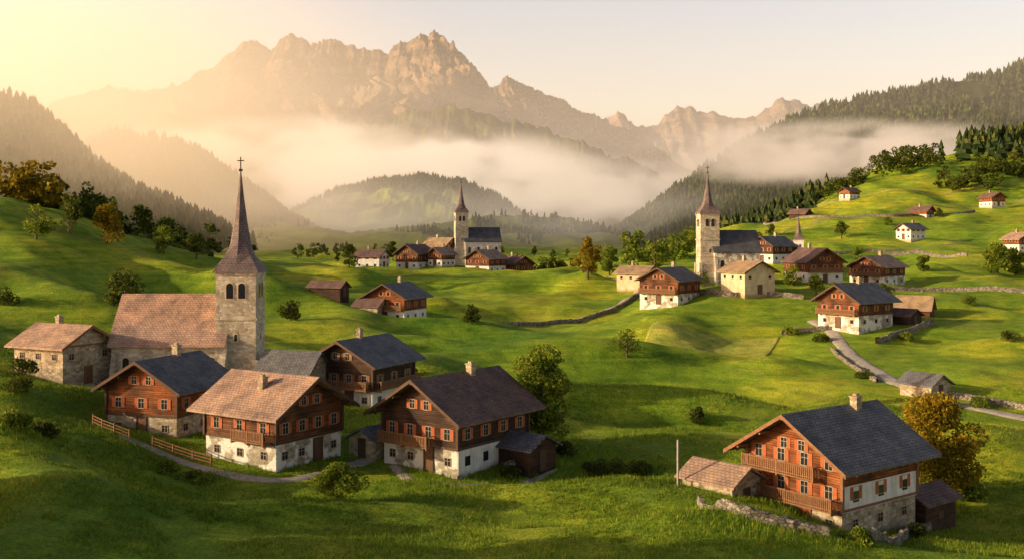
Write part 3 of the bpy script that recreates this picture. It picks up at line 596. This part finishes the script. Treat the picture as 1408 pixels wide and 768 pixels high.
strip('hill_track',S((1000,345),(1080,318),(1150,300),(1250,292),(1408,276)),1.6,DIRT,.15)
strip('hill_track',S((1190,345),(1300,338),(1420,342)),1.8,DIRT,.15)
strip('hill_track',S((1120,285),(1250,262),(1420,250)),1.8,DIRT,.15)
patch('mown_field',[pixcol(868,182),pixcol(1050,184),pixcol(1075,204),pixcol(900,204)],MOWN)
dwall('stone_wall',S((690,652),(725,645),(752,628)),1.1,.5);dwall('stone_wall',S((1195,752),(1250,738),(1308,704)),.8,.45)
dwall('stone_wall',S((962,694),(1000,706),(1035,716),(1140,740)),.7,.4)
# ---------------------------------------------------------------- trees
def T_(u,v,h,rad,lm,nl,size,seed,name='deciduous_tree',low=.2,lobes=18): tree(name,pixel_ground(u,v),h,rad,lm,nl,size,seed,low,lobes)
tree('deciduous_tree',pixcol(744,108),10.5,3.8,LEAFG,13000,.17,1,.06,34)
tree('deciduous_tree',pixcol(1287,101),10.0,4.8,LEAFY,14000,.17,2,.08,36)
tree('bush',pixcol(466,81),3.2,2.1,LEAFG,6500,.1,3,.05,22)
T_(958,582,2.4,1.4,LEAFD,1800,.12,4,'bush',.05,10);T_(862,492,4.6,3.0,LEAFD,1200,.14,5);T_(648,446,4.2,2.0,LEAFD,1800,.18,6,low=.05)
T_(147,335,9,4.2,LEAFY,3000,.3,7,low=.1);T_(172,428,7,3.8,LEAFD,2600,.25,8,low=.08);T_(400,440,4,2.4,LEAFD,1500,.2,9,low=.08)
T_(808,384,12,4,LEAFY,3000,.35,10,low=.08);T_(838,380,10,3.4,LEAFG,2500,.33,11,low=.08);T_(540,358,12,4.2,LEAFD,2400,.4,12,low=.08)
T_(1122,405,5,2.2,LEAFG,1500,.2,13);T_(1157,330,7,2.6,LEAFD,1200,.3,14);T_(1372,378,9,5,LEAFG,3000,.35,15,low=.05);T_(1395,380,8,4,LEAFG,2500,.35,16,low=.05)
T_(820,650,1.3,1.5,LEAFD,1500,.1,17,'bush',.02,8);T_(850,655,1.5,2,LEAFD,1800,.1,18,'bush',.02,8);T_(880,650,1.0,1.6,LEAFD,1400,.1,30,'bush',.02,8);T_(25,540,1.6,2.0,LEAFD,1800,.12,19,'bush',.02,8)
T_(1335,690,2.0,2.2,LEAFG,2500,.12,20,'bush',.02,10);T_(230,650,1.0,1.4,LEAFG,1500,.1,21,'bush',.02,8);T_(270,662,.9,1.6,LEAFG,1500,.1,22,'bush',.02,8)
T_(505,605,1.2,1.2,LEAFG,1200,.1,23,'bush',.02,8);T_(690,350,7,2.6,LEAFG,1500,.3,24,low=.08);T_(735,352,9,3,LEAFD,1600,.33,25,low=.08)
T_(1300,560,1.5,1.6,LEAFG,1200,.12,26,'bush',.02,8);T_(1090,395,5,2.6,LEAFG,1500,.22,27,low=.05);T_(965,395,4,2.2,LEAFG,1200,.2,28,low=.05)
for k,(u,v,hh,rr,lm) in enumerate([(5,420,3,2.6,LEAFD),(1245,470,1.6,1.8,LEAFG),(1215,415,4,2.2,LEAFD),(1150,410,3.5,2,LEAFG),(1085,462,1.8,2,LEAFG),(1130,470,1.5,1.8,LEAFD),(900,372,8,3,LEAFG),(760,356,8,3,LEAFD),(780,354,7,2.6,LEAFG),(480,368,7,2.6,LEAFD),(1270,375,5,2.4,LEAFD),(1330,420,2,2,LEAFG),(1020,350,8,3,LEAFD),(1040,352,9,3.2,LEAFD),(600,362,5,2,LEAFG),(1180,360,5,2.2,LEAFG),(380,520,3,2,LEAFD),(560,520,1.4,1.4,LEAFD),(30,520,2.2,2.2,LEAFD),(1385,470,1.8,2,LEAFD),(780,625,1.2,1.5,LEAFD),(1290,300,5,2.2,LEAFD),(1220,310,4,2,LEAFG),(1310,265,7,3,LEAFD),(1060,325,5,2.4,LEAFD),(330,370,5,2.6,LEAFD),(1345,560,1.4,1.8,LEAFG),(1190,520,1.3,1.6,LEAFD),(60,600,1.2,1.5,LEAFD),(20,590,1.5,1.8,LEAFG),(1180,745,.9,1.1,LEAFG),(1260,740,1.0,1.3,LEAFD),(700,655,1.0,1.2,LEAFD),(50,330,8,4,LEAFG),(95,322,9,4.4,LEAFD),(225,350,7,3.6,LEAFG),(270,358,8,3.8,LEAFD)]):
    T_(u,v,hh,rr,lm,1400,.1+hh*.022,60+k,'bush' if hh<3.2 else 'deciduous_tree',.04,10)
def bp(us,ds_,nn,seed,ju=12,jd=12):
    r=np.random.default_rng(seed);t=np.sort(r.uniform(0,1,nn));u=np.interp(t,np.linspace(0,1,len(us)),us)+r.normal(0,ju,nn);d=np.interp(t,np.linspace(0,1,len(ds_)),ds_)+r.normal(0,jd,nn)
    x=(u-704)/F*d;return np.stack([x,d,H(x,d)],1)
belt('tree_belt',bp([1200,1290],[650,640],34,1,8,14),13,LEAFD,1);belt('tree_belt',bp([1290,1420],[560,600],44,2,10,14),11,LEAFD,2)
forest('conifer_forest',bp([1340,1430],[690,680],160,3,26,18),12,20,5,8,7);belt('tree_belt',bp([1130,1190],[600,620],26,4,10,10),10,LEAFD,4)
forest('conifer_forest',bp([960,1130],[640,640],260,5,10,35),10,17,5,8,8)
belt('tree_belt',bp([860,960],[330,420],34,6,8,8),10,LEAFG,6);belt('tree_belt',bp([690,790],[380,400],24,7,8,8),8,LEAFD,7)
belt('tree_belt',bp([20,160,330],[300,330,350],60,8,10,12),11,LEAFD,8);belt('tree_belt',bp([-60,60],[290,300],26,9,12,10),14,LEAFY,9)  # last belt: golden leaf colour paints in the low sun on it
belt('tree_belt',bp([380,520,700],[800,850,900],40,10,20,60),10,LEAFD,10)
# trees added out of view on the left to shade the foreground
def shade_grove(pts,h,seed,lm,rad=6):
    r=np.random.default_rng(seed);P=[]
    for x,y in pts:
        for _ in range(3):
            xx=x+r.normal(0,rad*.4);yy=y+r.normal(0,rad*.4);P.append((xx,yy,Hs(xx,yy)))
    belt('tree_belt',np.array(P),h,lm,seed,550)
shade_grove([(-46,52),(-52,56),(-44,46),(-50,50),(-58,64),(-62,66)],14,31,LEAFD,5);shade_grove([(-40,40),(-34,34),(-56,48)],12,32,LEAFD,4)
P=Part();e=bpy.data.objects.new('wooden_post',None);link(e);x,y=pixcol(932,88);e.location=(x,y,Hs(x,y))
P.beam((0,0,-.5),(0,0,4.0),.07);P.beam((.0,0,3.7),(.35,0,3.72),.03);P.obj('post',m_flat('grey_wood',(0.35,0.3,0.24)),e)
def fence(pts,name='wooden_fence'):
    q=resample(pts,1.6,3);P=Part();z=H(q[:,0],q[:,1])
    for k in range(len(q)):
        P.beam((q[k,0],q[k,1],z[k]-.3),(q[k,0],q[k,1],z[k]+1.1),.06)
        if k<len(q)-1:
            for hh in (.35,.65,.95): P.beam((q[k,0],q[k,1],z[k]+hh),(q[k+1,0],q[k+1,1],z[k+1]+hh),.04)
    e=bpy.data.objects.new(name,None);link(e);P.obj('rails',TRIM,e)
fence(S((128,585),(150,600),(178,606)));fence(S((210,615),(250,628),(290,642)))
# ---------------------------------------------------------------- grass tufts
nt_=120000;r=np.random.default_rng(5)
d=np.sqrt(r.uniform(54**2,150**2,nt_*1));keepd=r.uniform(0,1,nt_)<np.clip((75/d)**1.2,0,1);d=d[keepd];x=r.uniform(-.56,.56,len(d))*d
dens=fbm(x/5,d/5,3,77)>-.25;x=x[dens];d=d[dens]
nb=5;X=np.repeat(x,nb)+r.normal(0,.14,len(x)*nb);Yv=np.repeat(d,nb)+r.normal(0,.14,len(x)*nb);Zv=np.repeat(H(x,d),nb)-.04
hh=r.uniform(.12,.42,len(X))*(1+.8*np.clip(fbm(X/7,Yv/7,2,91),-.8,1));a=r.uniform(0,6.28,len(X));w=.035;lx=r.normal(0,.12,len(X));ly=r.normal(0,.12,len(X))
v0=np.stack([X-np.cos(a)*w,Yv-np.sin(a)*w,Zv],1);v1=np.stack([X+np.cos(a)*w,Yv+np.sin(a)*w,Zv],1);v2=np.stack([X+lx,Yv+ly,Zv+hh],1)
V=np.stack([v0,v1,v2],1).reshape(-1,3);np_mesh('grass',V,np.arange(len(V)).reshape(-1,3),BLADE)
# ---------------------------------------------------------------- air: haze and fog
AZ,EL=-101,15
def volbox(name,x0,x1,y0,y1,z0,z1,dens,col,g,emi=0,ecol=(1,.7,.4)):
    P=Part();P.box(x0,x1,y0,y1,z0,z1);m,nt=mat(name)
    v=nd(nt,'ShaderNodeVolumePrincipled');v.inputs['Density'].default_value=dens;v.inputs['Color'].default_value=(*col,1);v.inputs['Anisotropy'].default_value=g
    v.inputs['Emission Strength'].default_value=emi*dens;v.inputs['Emission Color'].default_value=(*ecol,1)
    o=nd(nt,'ShaderNodeOutputMaterial');L(nt,v.outputs[0],o.inputs['Volume']);P.obj(name,m,None)
volbox('haze',-12000,12000,900,14500,-400,620,0.00014,(1,.93,.84),.3,.56,(1,.74,.48))  # haze emits a warm glow in place of scattered airlight
def fog(name,loc,sc,dens,nscale,thr=(.42,.62),col=(1,.97,.93),emi=.3,ecol=(1,.8,.58),inner=.3):
    me=bpy.data.meshes.new(name);bm=bmesh.new();bmesh.ops.create_icosphere(bm,subdivisions=3,radius=1);bm.to_mesh(me);bm.free()
    o=bpy.data.objects.new(name,me);link(o);o.location=loc;o.scale=sc
    m,nt=mat(name);tc=nd(nt,'ShaderNodeTexCoord');g=nd(nt,'ShaderNodeNewGeometry')
    ln=nd(nt,'ShaderNodeVectorMath',operation='LENGTH');L(nt,tc.outputs['Object'],ln.inputs[0])
    fall=nd(nt,'ShaderNodeMapRange',interpolation_type='SMOOTHSTEP');L(nt,ln.outputs['Value'],fall.inputs[0]);fall.inputs[1].default_value=1;fall.inputs[2].default_value=inner;fall.inputs[3].default_value=0;fall.inputs[4].default_value=1
    mp=nd(nt,'ShaderNodeMapping');mp.inputs['Scale'].default_value=(1,1,2.2);L(nt,g.outputs['Position'],mp.inputs[0])
    if nscale:
        n=noise(nt,mp.outputs[0],nscale,2.5,.55);mr=nd(nt,'ShaderNodeMapRange',interpolation_type='SMOOTHSTEP');L(nt,n,mr.inputs[0]);mr.inputs[1].default_value=thr[0];mr.inputs[2].default_value=thr[1]
        a=nd(nt,'ShaderNodeMath',operation='MULTIPLY');L(nt,fall.outputs[0],a.inputs[0]);L(nt,mr.outputs[0],a.inputs[1]);src=a.outputs[0]
    else: src=fall.outputs[0]
    b=nd(nt,'ShaderNodeMath',operation='MULTIPLY');L(nt,src,b.inputs[0]);b.inputs[1].default_value=dens
    v=nd(nt,'ShaderNodeVolumePrincipled');L(nt,b.outputs[0],v.inputs['Density']);v.inputs['Color'].default_value=(*col,1);v.inputs['Anisotropy'].default_value=.3
    em=nd(nt,'ShaderNodeMath',operation='MULTIPLY');L(nt,b.outputs[0],em.inputs[0]);em.inputs[1].default_value=emi;L(nt,em.outputs[0],v.inputs['Emission Strength']);v.inputs['Emission Color'].default_value=(*ecol,1)  # emission makes the fog glow, standing in for scattered light
    ou=nd(nt,'ShaderNodeOutputMaterial');L(nt,v.outputs[0],ou.inputs['Volume']);me.materials.append(m)
    try: m.cycles.volume_step_rate=2.0
    except Exception: pass
def fpos(u,v,d): return ((u-704)/F*d,d,(330-v)/F*d)
fog('fog_bank',fpos(430,236,2550),(820,400,150),.02,.0038,(.42,.6),emi=.52)
fog('fog_bank',fpos(760,268,2500),(560,300,110),.012,.0052,(.41,.62),emi=.46)
fog('fog_bank',fpos(1160,212,1250),(300,160,46),.024,.012,(.41,.61),emi=.46,ecol=(1,.74,.5))
fog('valley_mist',fpos(560,300,1450),(620,480,70),.0022,.006,(.35,.65),emi=.42)
fog('glowing_haze',fpos(-20,175,1050),(560,520,300),.0036,0,emi=.72,ecol=(1,.64,.31),inner=.0)  # golden glow on the left comes from this volume's own emission
# ---------------------------------------------------------------- sun, sky
az=math.radians(AZ);el=math.radians(EL)
dsun=Vector((math.sin(az)*math.cos(el),math.cos(az)*math.cos(el),math.sin(el)))
sl=bpy.data.lights.new('sun','SUN');sl.energy=5;sl.angle=math.radians(.5);sl.color=(1,.79,.48);so=bpy.data.objects.new('sun',sl);link(so);so.rotation_euler=dsun.to_track_quat('Z','Y').to_euler();so.location=(-200,0,200)
w=bpy.data.worlds.new('World');bpy.context.scene.world=w;w.use_nodes=True;nt=w.node_tree;nt.nodes.clear()
sky=nd(nt,'ShaderNodeTexSky');sky.sky_type='NISHITA';sky.sun_disc=False;sky.sun_elevation=el;sky.sun_rotation=az;sky.air_density=1.0;sky.dust_density=2.5;sky.ozone_density=.6
bg=nd(nt,'ShaderNodeBackground');bg.inputs[1].default_value=.15
tc=nd(nt,'ShaderNodeTexCoord');sp=nd(nt,'ShaderNodeSeparateXYZ');L(nt,tc.outputs['Generated'],sp.inputs[0])
band=ramp(nt,sp.outputs[2],[(0.0,(1,.9,.78)),(0.25,(1,.95,.96)),(0.4,(.36,.38,.45)),(0.7,(.17,.21,.29))])
tint=mix(nt,1,sky.outputs[0],(2.35,1.9,1.68),'MULTIPLY')
L(nt,mix(nt,1,tint,band,'MULTIPLY'),bg.inputs[0]);o=nd(nt,'ShaderNodeOutputWorld');L(nt,bg.outputs[0],o.inputs[0])
cam=bpy.data.cameras.new('camera');co=bpy.data.objects.new('camera',cam);link(co);co.location=(0,0,0);co.rotation_euler=(math.radians(90),0,0)
cam.sensor_width=36;cam.lens=36*F/1408;cam.shift_y=-54/1408;cam.clip_end=40000;cam.clip_start=1
bpy.context.scene.camera=co
vs=bpy.context.scene.view_settings;vs.view_transform='Standard';vs.look='None';vs.exposure=0
